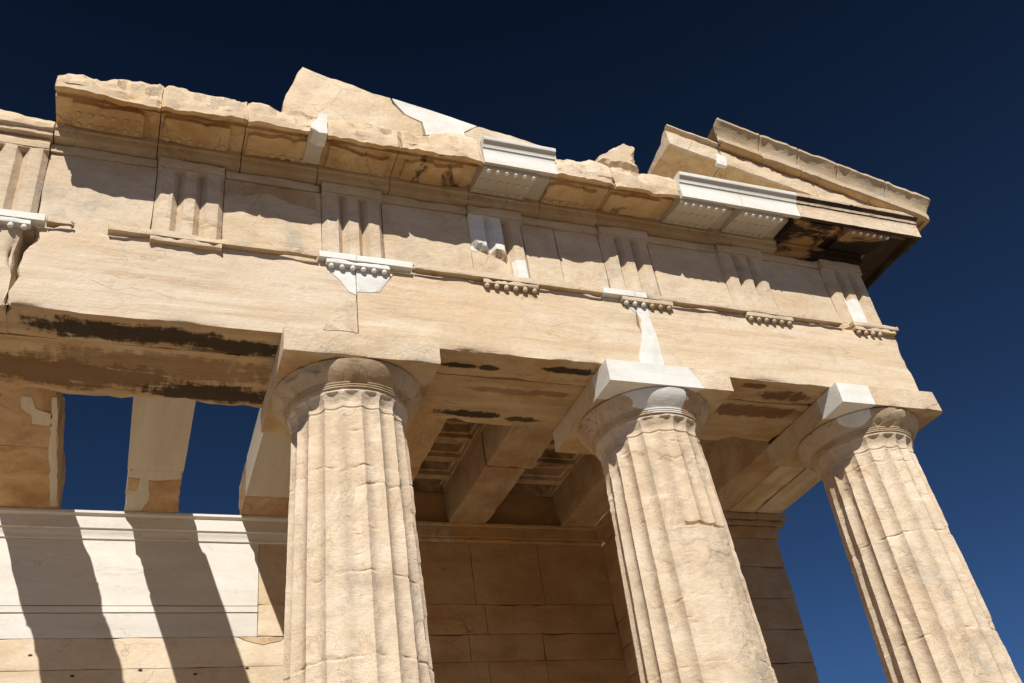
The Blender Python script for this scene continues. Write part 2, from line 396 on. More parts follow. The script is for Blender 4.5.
def cut_block(pts, y0, y1, z0, z1, mats, name, t, seed, chip=.012, label=None):
    "a block of given (x, y) outline corners at top and bottom: pts = [(x_bottom, x_top, y)...] counter-clockwise"
    n = len(pts); V = []; F = []
    ks = [0, .06, .3, .6, .94, 1]
    P = []
    for i in range(n):
        a = pts[i]; b = pts[(i+1) % n]; L = math.hypot(b[0]-a[0], b[2]-a[2]); k = max(1, round(L/.06))
        for s in range(k): P.append(tuple(lerp(a[q], b[q], s/k) for q in range(3)))
    m = len(P)
    for k in ks:
        z = lerp(z0, z1, k)
        for (xb, xt, y) in P:
            x = lerp(xb, xt, k); q = chip*max(0, NF((x, y, z), 5, seed)+.1)
            V.append([x + q*N((x, y, z), 9, seed+3), y + q, z + (q if k == 0 else 0)])
    for k in range(len(ks)-1):
        for j in range(m):
            l = (j+1) % m; F.append([k*m+j, k*m+l, (k+1)*m+l, (k+1)*m+j])
    F.append(list(range(m))); F.append([(len(ks)-1)*m+j for j in reversed(range(m))])
    obj(name, V, F, mats, t, matfn=DOWN, label=label)
def abacus_two(t, cx, y0, y1):
    zt = -.004
    cut_block([(cx-AB, cx-AB, y0), (4.05, 3.89, y0), (3.78, 3.70, y0+.36), (cx-AB, cx-AB, y0+.40)], y0, y1, -AH, zt, [M['white'], M['white']], 'abacus_patch', t, 3, .002, 'new white marble corner of the abacus')
    cut_block([(4.055, 3.895, y0), (cx+AB, cx+AB, y0), (cx+AB, cx+AB, y1), (cx-AB, cx-AB, y1), (cx-AB, cx-AB, y0+.404), (3.784, 3.704, y0+.366)], y0, y1, -AH, zt, [M['stone'], M['capsof']], 'abacus', t, 4, .02)
def abacus_three(t, cx, y0, y1):
    zt = -.004
    cut_block([(cx-AB, cx-AB, y0), (6.55, 6.545, y0), (6.50, 6.50, y0+.34), (cx-AB, cx-AB, y0+.42)], y0, y1, -AH, zt, [M['white'], M['white']], 'abacus_patch', t, 5, .002, 'new white marble corner of the abacus')
    cut_block([(6.555, 6.55, y0), (cx+AB-.05, cx+AB-.08, y0), (cx+AB, cx+AB-.04, y0+.05), (cx+AB, cx+AB, y1), (cx-AB, cx-AB, y1), (cx-AB, cx-AB, y0+.424), (6.504, 6.504, y0+.345)], y0, y1, -AH, zt, [M['stone'], M['capsof']], 'abacus', t, 6, .03)
column(X2, 'middle fluted column with a white restored abacus corner and worn lower flutes', 2,
       [(-1.12, .16, 3.6, 5.3), (-1.93, .05, 4.45, 5.5, 2.6), (-2.75, .08, 3.6, 4.6), (-3.4, .05, 0, 2*PI), (-.9, .1, 4.6, 5.6)],
       lambda a, z, p: 1.15*smooth(-1.93, -1.95, z)*smooth(.62, .3, abs(a - 4.9)/1.3) + .7*smooth(-1.25, -.95, z)*smooth(-.1, .3, NF(p, 1.6, 5)),
       white_ech=lambda a, z: (3.98 + .25*N((z, 1, 2), 6) < A_(a) < 4.92 + .08*N((z, 0, 0), 9)) and z > -.545 + max(0, (4.35 - A_(a)))*.3, pieces=abacus_two)
column(X3, 'right corner column with a small white abacus corner against the sky', 3,
       [(-.93, .05, 3.4, 5.6), (-1.9, .04, 0, 2*PI), (-3.1, .05, 0, 2*PI)],
       lambda a, z, p: .25*smooth(.1, .5, NF(p, 1.0, 13)),
       white_ech=lambda a, z: 3.75 < A_(a) < 4.27 and z > -.46 + 1.1*(A_(a) - 4.02)**2, pieces=abacus_three)

# ------------------------------------------------------------------ architrave
GUT = None
def gutta(parent, x, y, z, mat, r=.032, h=.04):
    "one small peg; all share a mesh per material"
    global GUT
    if GUT is None: GUT = {}
    key = (mat.name, r, h)
    if key not in GUT:
        V = []; F = []; n = 12
        for (q, dz) in ((.8, 0), (1, -h*.75), (.85, -h), ):
            for i in range(n): V.append((q*r*math.cos(2*PI*i/n), q*r*math.sin(2*PI*i/n), dz))
        for k in range(2):
            for i in range(n): F.append([k*n+i, k*n+(i+1) % n, (k+1)*n+(i+1) % n, (k+1)*n+i])
        F.append(list(range(2*n, 3*n))); F.append(list(range(n-1, -1, -1)))
        me = bpy.data.meshes.new('gutta'); me.from_pydata(V, [], F); me.materials.append(mat)
        me.shade_smooth(); me.set_sharp_from_angle(angle=R_(50)); GUT[key] = me
    o = bpy.data.objects.new('gutta', GUT[key]); COL.objects.link(o); o.parent = parent
    b = wloc(parent); o.location = (x - b.x, y - b.y, z + HZ - b.z); o.rotation_euler.z = x*5
    return o
AZ = 1.045
def wear_bottom(x0, x1, seed, amp=.05):
    def fn(v, p):
        if p[2] < .12 and p[1] < .2:
            k = max(0, NF((p[0], 0, 0), 1.7, seed) - .05 + .5*max(0, NF((p[0], 1, 0), 6, seed)-.1))*amp
            v[2] += k*(1 - p[2]/.12); v[1] += k*.4*(1 - p[2]/.12)
    return fn
def regula(parent, xc, mat, ngut=(0, 1, 2, 3, 4, 5), worn=.006, mats=None):
    x0, x1 = xc - TW/2, xc + TW/2
    V, F = rbox(x0, x1, -.072, .02, AZ-.062, AZ-.001, .06, worn*2, worn*.5, xc, cf=8)
    o = obj('regula', V, F, [mat, M['capsof'] if mat != M['white'] else mat], parent, matfn=DOWN)
    for i in ngut:
        mm = mats[i] if mats else mat
        gutta(o, x0 + TW*(i+.5)/6, -.037, AZ-.061, mm)
    return o
def taenia(parent, x0, x1, mat, seed=0, worn=.01, label=None):
    V, F = rbox(x0, x1, -.078, .03, AZ, AZ+.085, .07, worn, worn*.4, seed, cf=3)
    return obj('taenia', V, F, [mat, M['capsof'] if mat != M['white'] else mat], parent, matfn=DOWN, label=label)
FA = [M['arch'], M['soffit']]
GR = 'architrave blocks spanning the columns'
XT3 = 5.44; XT4 = XR - TW/2
# far left, beyond the break
t = thing('architrave_block', 'broken architrave end at the left edge beside a jagged break', 'architrave block', (-4.6, .2, 0), GR)
V, F = rbox(-6.4, -3.35, .0, .455, 0, AZ, .1, .06, .006, 41)
obj('block', V, F, FA, t, matfn=DOWN)
taenia(t, -6.4, -3.16, M['white'], 1, .003, 'new white marble strip')
regula(t, -3.63, M['white'])
# block over the wide central bay
t = thing('architrave_block', 'long architrave block over the open left bay with a black stained underside', 'architrave block', (-1.6, .2, 0), GR)
def fnc(v, p):
    wear_bottom(-3.3, 0, 4, .05)(v, p)
    if p[0] < -3.1:
        k = (-3.1 - p[0])/.2
        v[0] += k*(.09*(1-abs(p[2]-.75)/.4 if abs(p[2]-.75) < .4 else 0) + .10*NF((0, p[1]*2, p[2]), 3, 7)) - k*.06*smooth(.4, 0, p[2])
        v[1] += k*.12*max(0, NF((p[0], 0, p[2]), 3, 6))
V, F = rbox(-3.30, -.024, 0, .455, 0, AZ, .1, .03, .005, 42, fn=fnc, keep=('x1',))
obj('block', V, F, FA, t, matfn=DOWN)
taenia(t, -3.155, -2.88, M['frieze'], 3, .03); taenia(t, -2.58, -.44, M['frieze'], 4, .02)
taenia(t, -.435, -.026, M['white'], 5, .002, 'new white marble strip')
regula(t, -1.815, M['frieze'], (), .008)
V, F = slab([(-.335, .982), (-.32, .925), (-.19, .78), (-.10, .64), (-.027, .615), (-.027, .982)], -.004, .03, .05, .006, .002, 2)
obj('repair_patch', V, F, M['white'], t, label='new white marble inset below the guttae')
V, F = slab([(-.40, .10), (-.33, .2), (-.27, .40), (-.10, .53), (-.03, .54), (-.028, .10)], -.005, .03, .05, .02, .004, 6)
obj('old_patch', V, F, M['shaft'], t, label='grey brown inset stone by the joint')
# middle bay
t = thing('architrave_block', 'architrave block between the left and middle columns with small dark underside stains', 'architrave block', (1.7, .2, 0), GR)
V, F = rbox(-.018, 3.46, 0, .455, 0, AZ, .1, .025, .005, 43, fn=wear_bottom(0, 3, 5, .06), keep=('x0',))
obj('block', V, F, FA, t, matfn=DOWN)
taenia(t, -.022, .62, M['white'], 6, .003, 'new white marble strip'); taenia(t, .625, 3.02, M['frieze'], 7, .015)
taenia(t, 3.025, 3.46, M['white'], 8, .003, 'new white marble strip')
regula(t, 0, M['white']); regula(t, 1.815, M['frieze'], (0, 1, 2, 3, 4, 5), .014)
V, F = slab([(-.017, .982), (-.017, .66), (.10, .665), (.24, .70), (.33, .85), (.40, .975)], -.004, .03, .05, .006, .002, 3)
obj('repair_patch', V, F, M['white'], t, label='new white marble inset below the guttae')
V, F = slab([(3.30, .982), (3.345, .955), (3.456, .85), (3.456, .982)], -.004, .03, .05, .004, .002, 3)
obj('repair_patch', V, F, M['white'], t, label='new white marble sliver')
# right bay
t = thing('architrave_block', 'right end architrave block running to the corner of the temple', 'architrave block', (5.5, .2, 0), GR)
V, F = rbox(3.466, XR, 0, .455, 0, AZ, .1, .02, .004, 44, fn=wear_bottom(3, 7, 6, .02))
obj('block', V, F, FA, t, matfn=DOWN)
taenia(t, 3.464, 3.63, M['white'], 8, .003); taenia(t, 3.635, 6.62, M['frieze'], 9, .012); taenia(t, 6.80, XR+.07, M['frieze'], 10, .02)
regula(t, X2, M['frieze'], mats=[M['white']]*3 + [M['frieze']]*3, worn=.004); regula(t, XT3, M['frieze'], worn=.004); regula(t, XT4, M['frieze'], (0, 1, 2, 3), .012)
V, F = slab([(3.468, .982), (3.468, .84), (3.505, .74), (3.44, .42), (3.345, .20), (3.34, .006), (3.655, .006), (3.665, .55), (3.63, .80), (3.645, .982)], -.004, .03, .05, .006, .002, 4)
obj('repair_patch', V, F, M['white'], t, label='tall tapering white marble inset over the middle column')
# inner rows
for k, (y0, y1, nm) in enumerate(((.470, .912, 'middle'), (.932, 1.45, 'rear'))):
    for (x0, x1, bay) in ((-6.4, -.02, 'over the open left bay'), (-.01, 3.62, 'between the left and middle columns'), (3.63, 6.05, 'between the middle and corner columns')):
        if x0 < -1:
            if k == 0: continue
            y0 = .465
        V, F = rbox(x0, x1, y0, y1, .0 + .006*k, 1.42, .13, .03 if k == 0 else .045, .006, 50+k*5+x0, keep=())
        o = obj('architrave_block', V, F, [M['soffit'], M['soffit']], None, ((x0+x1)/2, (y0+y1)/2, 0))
        tag(o, f'{nm} inner architrave beam {bay}, seen from below', 'architrave block', 'inner architrave beams')
# side architrave running back to the anta
for (x0, x1, nm) in ((6.06, 6.55, 'inner'), (6.56, 7.04, 'middle'), (7.05, XR, 'outer')):
    V, F = rbox(x0, x1, .465 if x0 > 6.1 else 1.46, 5.3, 0, 1.42 if x0 < 7 else AZ, .14, .02, .005, 70+x0)
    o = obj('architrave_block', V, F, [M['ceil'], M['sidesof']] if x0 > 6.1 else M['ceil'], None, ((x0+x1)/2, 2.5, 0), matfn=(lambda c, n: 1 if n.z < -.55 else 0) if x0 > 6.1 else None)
    tag(o, f'{nm} side architrave beam from the corner column back to the anta', 'architrave block', 'side architrave beams')

# ------------------------------------------------------------------ frieze
FZ0, FZ1 = 1.131, 2.34
G_P = .235
def tri_depth(x):
    "depth of the channels of a triglyph at x from its centre"
    d = 0
    for c in (-G_P/2, G_P/2): d = max(d, .095*(1 - abs(x-c)/.062))
    d = max(d, .075*(1 - (TW/2 - abs(x))/.055))
    return max(0, d)
def triglyph(xc, label, seed, round_below=None, mats=None, hood=2.175, extra=None, break_fn=None):
    t = thing('triglyph', label, 'triglyph', (xc, .25, FZ0), 'triglyphs of the frieze')
    xs = sorted(set([round(v, 4) for v in rng(-TW/2, TW/2, .018)] + [s*(G_P/2 + q) for s in (-1, 1) for q in (-.062, 0, .062)]))
    zs = rng(FZ0, 2.14, .035) + [2.162, 2.1755, 2.186]
    V = []; F = []
    for z in zs:
        for x in xs:
            d = tri_depth(x)
            if z > hood - .012: d *= max(0, (hood - z)/.012) if z < hood else 0
            p = (xc+x, 0, z)
            if round_below and z < round_below:
                k = smooth(round_below, round_below-.05, z)
                lobe = .055*(1 - math.sqrt(max(0, 1 - min(1, abs(((x + G_P/2*3) % G_P) - G_P/2)/(G_P/2))**2))) + .02
                d = lerp(d, lobe, k*.3)
            d += .008*(NF(p, 6, seed)+.3)
            if break_fn: d += break_fn(x, z)
            y = .056 + d
            V.append([xc+x, y, z])
    nx = len(xs); nz = len(zs)
    for k in range(nz-1):
        for i in range(nx-1): F.append([k*nx+i, k*nx+i+1, (k+1)*nx+i+1, (k+1)*nx+i])
    ring = [i for i in range(nx)] + [k*nx+nx-1 for k in range(1, nz)] + [(nz-1)*nx+i for i in range(nx-2, -1, -1)] + [k*nx for k in range(nz-2, 0, -1)]
    b = len(V)
    for r in ring: V.append([V[r][0], .5, V[r][2]])
    m = len(ring)
    for j in range(m): F.append([ring[j], b+j, b+(j+1) % m, ring[(j+1) % m]])
    F.append([b+j for j in range(m)])
    obj('shaft_face', V, F, mats or [M['frieze']], t, matfn=extra, sharp=30)
    V, F = rbox(xc-TW/2-.004, xc+TW/2+.004, .046, .5, 2.188, FZ1-.004, .08, .012, .003, seed)
    obj('cap_band', V, F, (mats or [M['frieze']])[0], t)
    return t
triglyph(-3.63, 'cracked triglyph at the left edge standing in full sun', 11, round_below=2.14)
triglyph(-1.815, 'triglyph over the open left bay with rounded, broken lower ribs', 12, round_below=1.78,
         break_fn=lambda x, z: .014*smooth(1.42, 1.39, z) + (.012 if abs(z-1.44+.06*x) < .018 else 0))
triglyph(0, 'crisp triglyph above the white strip over the left column', 13)
def brk(x, z):
    zz = 1.62 - .30*x - .35*max(0, x)*(x > .02) + .05*NF((x, 0, 0), 9, 3)
    if .13 < x and z < 1.60: return 0.0
    return (.085 - tri_depth(x))*smooth(zz+.02, zz-.02, z) if z < zz + .03 else 0
triglyph(1.815, 'broken triglyph with grey upper ribs and a white patch at its foot', 14, break_fn=brk,
         mats=[M['frieze'], M['greyrib'] if 'greyrib' in M else M['white'], M['white']],
         extra=lambda c, n: 1 if (c.x < 1.86 and c.z > 1.66) else 2 if (c.x > 1.965 and c.z < 1.50) else 0)
triglyph(X2, 'clean ribbed triglyph above the middle column', 15, round_below=1.76)
triglyph(XT3, 'triglyph under the white cornice stones, between middle and corner columns', 16, round_below=1.75)
triglyph(XT4, 'corner triglyph at the right end with one white rib', 17, mats=[M['frieze'], M['white']],
         extra=lambda c, n: 1 if -.20 < c.x-XT4 < .13 and c.z < 1.66 else 0, round_below=1.8)
MT = [(-5.445+TW/2, -3.63-TW/2, 'metope beyond the left edge triglyph'), (-3.63+TW/2, -1.815-TW/2, 'metope with incised cuts, between left edge and broken lobed triglyph'),
      (-1.815+TW/2, -TW/2, 'metope with a pale grey patch left of the crisp triglyph'), (TW/2, 1.815-TW/2, 'metope with a notched shadow right of the crisp triglyph'),
      (1.815+TW/2, X2-TW/2, 'brown metope with a vertical crack right of the broken triglyph'), (X2+TW/2, XT3-TW/2, 'metope right of the triglyph above the middle column'),
      (XT3+TW/2, XT4-TW/2, 'last metope before the corner triglyph')]
for i, (a, b, lb) in enumerate(MT):
    t = thing('metope', lb, 'metope', ((a+b)/2, .3, FZ0), 'metopes of the frieze')
    if i == 4:
        V, F = rbox(a+.004, a+.46, .125, .5, FZ0, 2.215, .08, .008, .006, 60+i); obj('slab', V, F, M['frieze'], t)
        V, F = rbox(a+.464, b-.004, .135, .5, FZ0, 2.215, .08, .008, .006, 61+i); obj('slab', V, F, M['frieze'], t)
    else:
        V, F = rbox(a+.004, b-.004, .125, .5, FZ0, 2.215, .08, .008, .006, 60+i); obj('slab', V, F, M['frieze'], t)
    V, F = rbox(a+.006, b-.006, .10, .5, 2.217, FZ1-.006, .08, .012, .004, 70+i); obj('fascia', V, F, M['frieze'], t)
    if i == 2:
        V, F = slab([(-1.40, 2.2), (-.45, 2.19), (-.42, 1.93), (-.72, 1.98), (-.95, 2.08), (-1.2, 2.02), (-1.42, 2.03)], .119, .2, .05, .01, .002, 5)
        obj('repair_patch', V, F, M['greypatch'] if 'greypatch' in M else M['capital'], t, label='pale grey inset')
# backing courses behind the frieze, and over the side
for (x0, x1, y0, y1, z0, z1, lb) in ((-6.4, -.02, .51, 1.42, 1.43, 2.33, 'backing block behind the frieze over the open left bay'), (-.01, 3.62, .51, 1.42, 1.43, 2.33, 'backing block behind the frieze between left and middle columns'),
        (3.63, 7.0, .51, 1.42, 1.43, 2.33, 'backing block behind the frieze at the right corner'), (6.62, XR-.05, 1.43, 10.5, 1.43, 2.33, 'backing block along the right side above the side wall')):
    V, F = rbox(x0, x1, y0, y1, z0, z1, .25, .02, .005, x0)
    tag(obj('backing_block', V, F, M['ceil'], None, ((x0+x1)/2, (y0+y1)/2, z0)), lb, 'stone block', 'backing blocks behind the frieze')
V, F = rbox(XR-.045, XR, .51, 10.5, AZ+.0, 2.33, .3, .02, .004, 9)
tag(obj('side_frieze', V, F, M['frieze'], None, (XR, 5, AZ)), 'frieze course along the far right side, turned away from view', 'frieze')

# ------------------------------------------------------------------ cornice
CE = [-3.25, -2.2, -1.3, -.42, .45, 1.46, 2.42, 3.25, 4.19, 5.12, 6.05]
def corn_profile(white):
    lo = [(.6, 2.345), (-.01, 2.345), (-.015, 2.43), (-.04, 2.44), (-.05, 2.505), (-.40, 2.495), (-.43, 2.50), (-.44, 2.54), (-.56, 2.54), (-.575, 2.40), (-.585, 2.385), (-.64, 2.385)]
    if white: return lo + [(-.64, 2.60), (-.645, 2.612), (-.66, 2.625), (-.668, 2.66), (-.70, 2.70), (-.715, 2.705), (-.72, 2.715), (-.72, 2.76), (-.70, 2.775), (.6, 2.80)]
    return lo + [(-.635, 2.55), (-.62, 2.66), (-.56, 2.76), (-.42, 2.81), (.6, 2.82)]
def mz(y, low):
    "upper face of a mutule at depth y; the intact ones hang below the drip edge"
    return (2.487 - .107*((-.055 - y)/.527)) if low else (2.498 - .035*((-.04 - y)/.5))
def mslope(V, low):
    for v in V:
        top = v[2] > -.016
        v[2] = (2.52 if top else mz(v[1], low) + v[2])
def cornice(i, x0, x1, label, kind, seed, guts, worn=1.0, top=0.0, tilt=0.0):
    t = thing('cornice_block', label, 'cornice block', ((x0+x1)/2, -.2, 2.345), 'cornice blocks above the frieze')
    white = kind == 'white'
    def fn(v):
        if white: return
        p = tuple(v); f = smooth(-.45, -.6, p[1])
        hi = smooth(2.5, 2.7, p[2])
        q = NF(p, 3.2, seed)
        if f > 0 and p[2] > 2.37:
            vd = noise.voronoi(Vector((p[0]*5+seed, p[1]*3, p[2]*6)))[0]
            v[1] += f*worn*(.05*max(0, q+.1)*(1+hi) + .11*max(0, vd[1]-vd[0]-.15)*(.3+.7*hi) + .004*NF(p, 10, seed))
            if p[2] < 2.47: v[2] += worn*.08*max(0, NF((p[0], 0, 0), 2.3, seed+3)+.12)*f
        if p[2] > 2.64:
            v[2] += worn*(.03*NF((p[0], p[1]*1.5, 0), 2.0, seed+1) + .12*(noise.voronoi(Vector((p[0]*3.1+seed, p[1]*3, 0)))[0][0]-.35) + .004*NF(p, 11, seed)) + tilt*(p[0]-(x0+x1)/2)*hi + top*hi*(1 if p[1] < .3 else .3)
        v[0] += .012*N(p, 5, seed)*worn*(1 if f > .2 else .3)
    g = .003 if white else .005
    xs = [x0+g, x0+g+.012] + rng(x0+.05, x1-.05, .045) + [x1-g-.012, x1-g]
    def ends(v):
        e = min(v[0]-x0, x1-v[0]); fn(v)
        if not white and e < .02 and v[1] < -.5: v[1] += .02; v[2] += .01*(1 if v[2] < 2.5 else -1)
    V, F = prism(corn_profile(white), xs, ends, .045)
    under = M['white_shaded'] if white else (M['streaked'] if kind == 'black2' else M['orange'])
    front = M['white'] if white else M['stone']
    def mf(c, n):
        if not white and -.575 < c.y < -.415 and c.z > 2.44 and c.z < 2.56: return 1
        if c.z < 2.51 and c.y > -.59: return 2 if c.y > -.055 else 1
        if n.z < -.5: return 1
        return 0
    obj('corona', V, F, [front, under, M['capital'], M['crust']], t, matfn=mf, sharp=35 if white else 16)
    # mutules and guttae
    for mx in guts:
        xc, rows, wm = mx
        a, b = max(xc-TW/2, x0+.01), min(xc+TW/2, x1-.01)
        def mfn(v, p):
            if not wm and p[1] < -.30:
                k = max(0, NF((p[0], p[2], 0), 2.6, seed+8)+.05)*.12*worn
                v[1] += k
        V, F = rbox(a, b, -.582 if wm else -.43, -.055, -.032, 0, .06, .002 if wm else .014, .001 if wm else .004, seed+2, fn=mfn)
        mslope(V, wm)
        mo = obj('mutule', V, F, M['white_shaded'] if wm else under, t)
        for r_ in rows:
            y = -.115 - r_*(.22 if wm else .165)
            zb = mz(y, wm) - .029
            for q in range(6):
                if not wm and N((q, r_, seed), 3.3) > .28: continue
                gutta(mo, a + (b-a)*(q+.5)/6, y, zb, (M['white'] if r_ == 2 else M['white_shaded']) if wm else under, .034 if not wm or r_ < 2 else .03, .04 if wm and r_ == 2 else .02)  # front pegs bright, rows behind take the shade-toned copy
    return t
M['white_shaded'] = stone('new_marble_shaded', [(.50, .44, .35), (.56, .50, .41), (.60, .55, .47)], (.6, 1, 1.8), 1.4, None, crack=0, pits=.1, bump=.12, speck=.05)  # darker copy of the new marble, with cornice shade put into its colour
P_ = .9075
LB = ['leftmost cornice block with a row of worn pegs beneath and a broken top', 'cornice block with a pale broken lip beneath, second from the left end', 'cornice block with a small white mend near its right joint',
      'cornice block with a plain orange underside above the crisp triglyph', 'cornice block with black streaks on its orange underside, left of the short white block', 'short white restored cornice block with three rows of pegs beneath',
      'cornice block just right of the short white one, with a broken edge', 'cornice block with a black hollow under its lip, left of the long white stones', 'left half of the long white cornice stone',
      'right half of the long white cornice stone next to the blackened corner']
KN = ['old', 'old', 'old', 'old', 'black2', 'white', 'old', 'black2', 'white', 'white']
for i in range(10):
    x0, x1 = CE[i], CE[i+1]; c = -3*P_ + i*P_
    wm = KN[i] == 'white'
    rows = ((0, 1, 2) if wm else (0, 1) if i == 0 else (0,) if i in (1, 2, 6) else ())
    cornice(i, x0, x1, LB[i], KN[i], 80+i*3, [(c, rows, wm)], 1.0, (.0, .05, .0, -.02, .07, 0, .03, .02, 0, 0)[i], (.05, 0, 0, 0, .09, 0, 0, 0, 0, 0)[i])
# white mend in the third block
tm = [o for o in COL.objects if o.get('label') == LB[2]][0]
V, F = slab([(-.62, 2.44), (-.60, 2.52), (-.55, 2.60), (-.52, 2.72), (-.425, 2.72), (-.425, 2.375), (-.52, 2.37)], -.652, -.45, .05, .008, .004, 8)
obj('repair_patch', V, F, M['white'], tm, label='new white marble mend')
V, F = rbox(-.62, -.425, -.57, -.10, 2.44, 2.50, .06, .01, .002, 4)
for v in V: v[2] -= .02*(-v[1]/.5)
obj('repair_patch', V, F, M['white_shaded'], tm, label='new white marble mend')
# corner block
t = thing('cornice_block', 'blackened corner cornice block at the right end with one row of pale pegs', 'cornice block', (7.2, -.2, 2.345), 'cornice blocks above the frieze')
XE = XR + .62
def corner_fn(v):
    p = tuple(v); v[1] += .004*NF(p, 8, 3)
    if p[0] > XR + .025 and p[2] < 2.5 and p[1] > -.57: v[2] = 2.50
    if p[0] > XE - .04 and p[1] < -.64: v[0] += (-.64 - p[1])*.4
prof = corn_profile(True)
xs = [6.053, 6.065] + rng(6.1, XR+.02, .05) + [XR+.03] + rng(XR+.08, XE-.08, .05) + [XE-.03, XE]
V, F = prism(prof, xs, corner_fn, .06)
def cmf(c, n):
    if c.z < 2.51 and c.y > -.59: return 1
    if n.z < -.5: return 1
    return 0
def cmf2(c, n):
    k = cmf(c, n); return 2 if k and (c.x > XT4 + .47 or c.y < -.57) else k
obj('corona', V, F, [M['stone'], M['blackened'], M['crust']], t, matfn=cmf2, sharp=35)
V, F = rbox(XE-.07, XE-.001, -.584, 4.2, 2.386, 2.55, .06, .02, .004, 8); obj('side_corona', V, F, M['crust'], t)
V, F = rbox(XR+.02, XE-.004, .603, 4.2, 2.50, 2.80, .12, .01, .006, 5)
obj('side_corona', V, F, [M['stone'], M['crust']], t, matfn=DOWN)
for (xc, rows) in ((3*P_*2 + P_ + .02, ()), (XT4+.10, (2,))):
    a, b = xc - TW/2, xc + TW/2
    V, F = rbox(a, b, -.582, -.055, -.032, 0, .06, .008, .003, xc); mslope(V, True)
    mo = obj('mutule', V, F, M['blackened'], t)
    for r_ in rows:
        y = -.115 - r_*.22
        for q in range(6): gutta(mo, a + (b-a)*(q+.5)/6, y, mz(y, True) - .029, M['white_shaded'], .027, .034)
V, F = slab([(at(u, v, -.645).x, at(u, v, -.645).z) for u, v in ((796, 205.5), (793, 217), (770, 213), (770, 200))][::-1], -.644, -.60, .05, .002, .001, 1)
# bed course remaining at the far left
V, F = prism([(.6, 2.345), (-.01, 2.345), (-.015, 2.40), (-.05, 2.41), (-.055, 2.47), (-.02, 2.49), (.0, 2.55), (.6, 2.62)], rng(-6.4, -3.26, .05),
             lambda v: (v.__setitem__(2, v[2] + (.03*NF(v, 4, 2) + .09*smooth(-3.3, -3.9, v[0]) if v[2] > 2.47 else 0)), v.__setitem__(1, v[1] + .012*NF(v, 7, 3))), .05)
tag(obj('bed_moulding', V, F, M['stone'], None, (-4.8, .2, 2.345)), 'sunlit bed moulding at the upper left where the cornice is lost', 'moulding')

# ------------------------------------------------------------------ pediment remains
def pts(y, *px): return [(at(u, v, y).x, at(u, v, y).z) for u, v in px]
YS = .06
def ped(name, label, px, y0, y1, mat, base, cat, seed, rough=.015, grp=None, bev=.015):
    P = pts(y0, *px)
    if base: P = P + [(P[-1][0], base), (P[0][0], base)]
    V, F = slab(P, y0, y1, .06, rough, bev, seed)
    o = obj(name, V, F, mat, None, (sum(p[0] for p in P)/len(P), (y0+y1)/2, base or min(p[1] for p in P)), sharp=35)
    return tag(o, label, cat, grp)
GP = 'slabs of the broken pediment wall'
ped('pediment_slab', 'tall cream pediment slab with a slanting broken left edge against the sky', ((283, 104), (287, 94), (299, 70), (303, 67), (326, 76), (360, 88), (391, 98), (393, 103), (404, 115), (421, 122), (425, 134)), YS, YS+.45, M['stone'], 2.8, 'pediment slab', 1, .02, GP)
ped('pediment_slab', 'smooth white restored pediment slab with a sloping top', ((426, 134), (422, 121.5), (405, 114), (394, 102), (392, 98.2), (430, 110), (477, 126), (464, 132), (466, 139)), YS, YS+.45, M['white'], 2.8, 'pediment slab', 2, .004, GP, .004)
ped('pediment_slab', 'low wedge shaped cream pediment slab behind the short white cornice block', ((467, 140), (465, 132.5), (478, 126.3), (510, 135), (545, 147), (556, 153)), YS, YS+.45, M['stone'], 2.8, 'pediment slab', 3, .012, GP)
P = pts(-.25, (596, 163), (603, 155), (612, 147), (625, 142.5), (634, 147), (637, 156), (634, 166), (640, 172))
V, F = slab(P, -.30, .15, .05, .045, .09, 7, 6)
tag(obj('boulder', V, F, M['stone'], None, (P[3][0], -.1, 2.85), sharp=20), 'rounded broken lump of marble sitting on top of the cornice', 'stone block')

SL = -.243
def raking(x0, x1, label, seed, mat=None, worn=1):
    t = thing('raking_cornice_block', label, 'raking cornice block', ((x0+x1)/2, -.2, 3.3), 'raking cornice blocks of the pediment')
    pf = [(.3, -.25), (-.02, -.25), (-.6, -.245), (-.61, -.262), (-.65, -.262), (-.65, 0), (-.64, .012), (-.60, .015), (-.585, .035), (-.60, .06), (-.68, .07), (-.69, .075), (-.69, .10), (-.66, .105), (-.45, -.06), (.3, -.18)]
    def fn(v):
        x = v[0]; p = tuple(v); zf = 3.63 + SL*(x - 4.3)
        d = worn*(.02*NF((p[0], p[2], p[1]), 6, seed))
        v[1] += d if p[1] < -.4 else 0
        if x > 5.0 and p[2] > .05 and p[1] < -.4: v[1] += .06*max(0, NF((x, 0, 0), 4, seed))*worn
        if x < x0 + .02 and x0 < 4.4: v[0] += .04*max(0, p[1] + .65)*smooth(-.26, -.16, p[2]) + .03*smooth(.02, .1, p[2])
        v[2] = max(zf + p[2] + d*.6, 2.775 + .002*p[1] + p[2]*.01)
    xs = [x0, x0+.015] + rng(x0+.05, x1-.05, .06) + [x1-.015, x1]
    V, F = prism(pf, xs, fn, .07)
    obj('corona', V, F, [mat or M['stone'], M['orange']], t, matfn=lambda c, n: 1 if n.z < -.6 and c.y > -.605 else 0, sharp=35)
    return t
t = raking(4.25, 5.05, 'upper raking cornice block with an orange underside and a clean broken left end', 1)
raking(5.056, 6.5, 'raking cornice block below the rain gutter, with a ragged face', 2, worn=1.6)
raking(6.506, 8.12, 'lowest raking cornice block meeting the corner of the temple', 3)
V, F = slab(pts(-.655, (716, 154), (726, 157), (727, 166), (717, 163)), -.656, -.60, .05, .003, .002, 1)
obj('repair_patch', V, F, M['white'], t, label='small white marble mend')
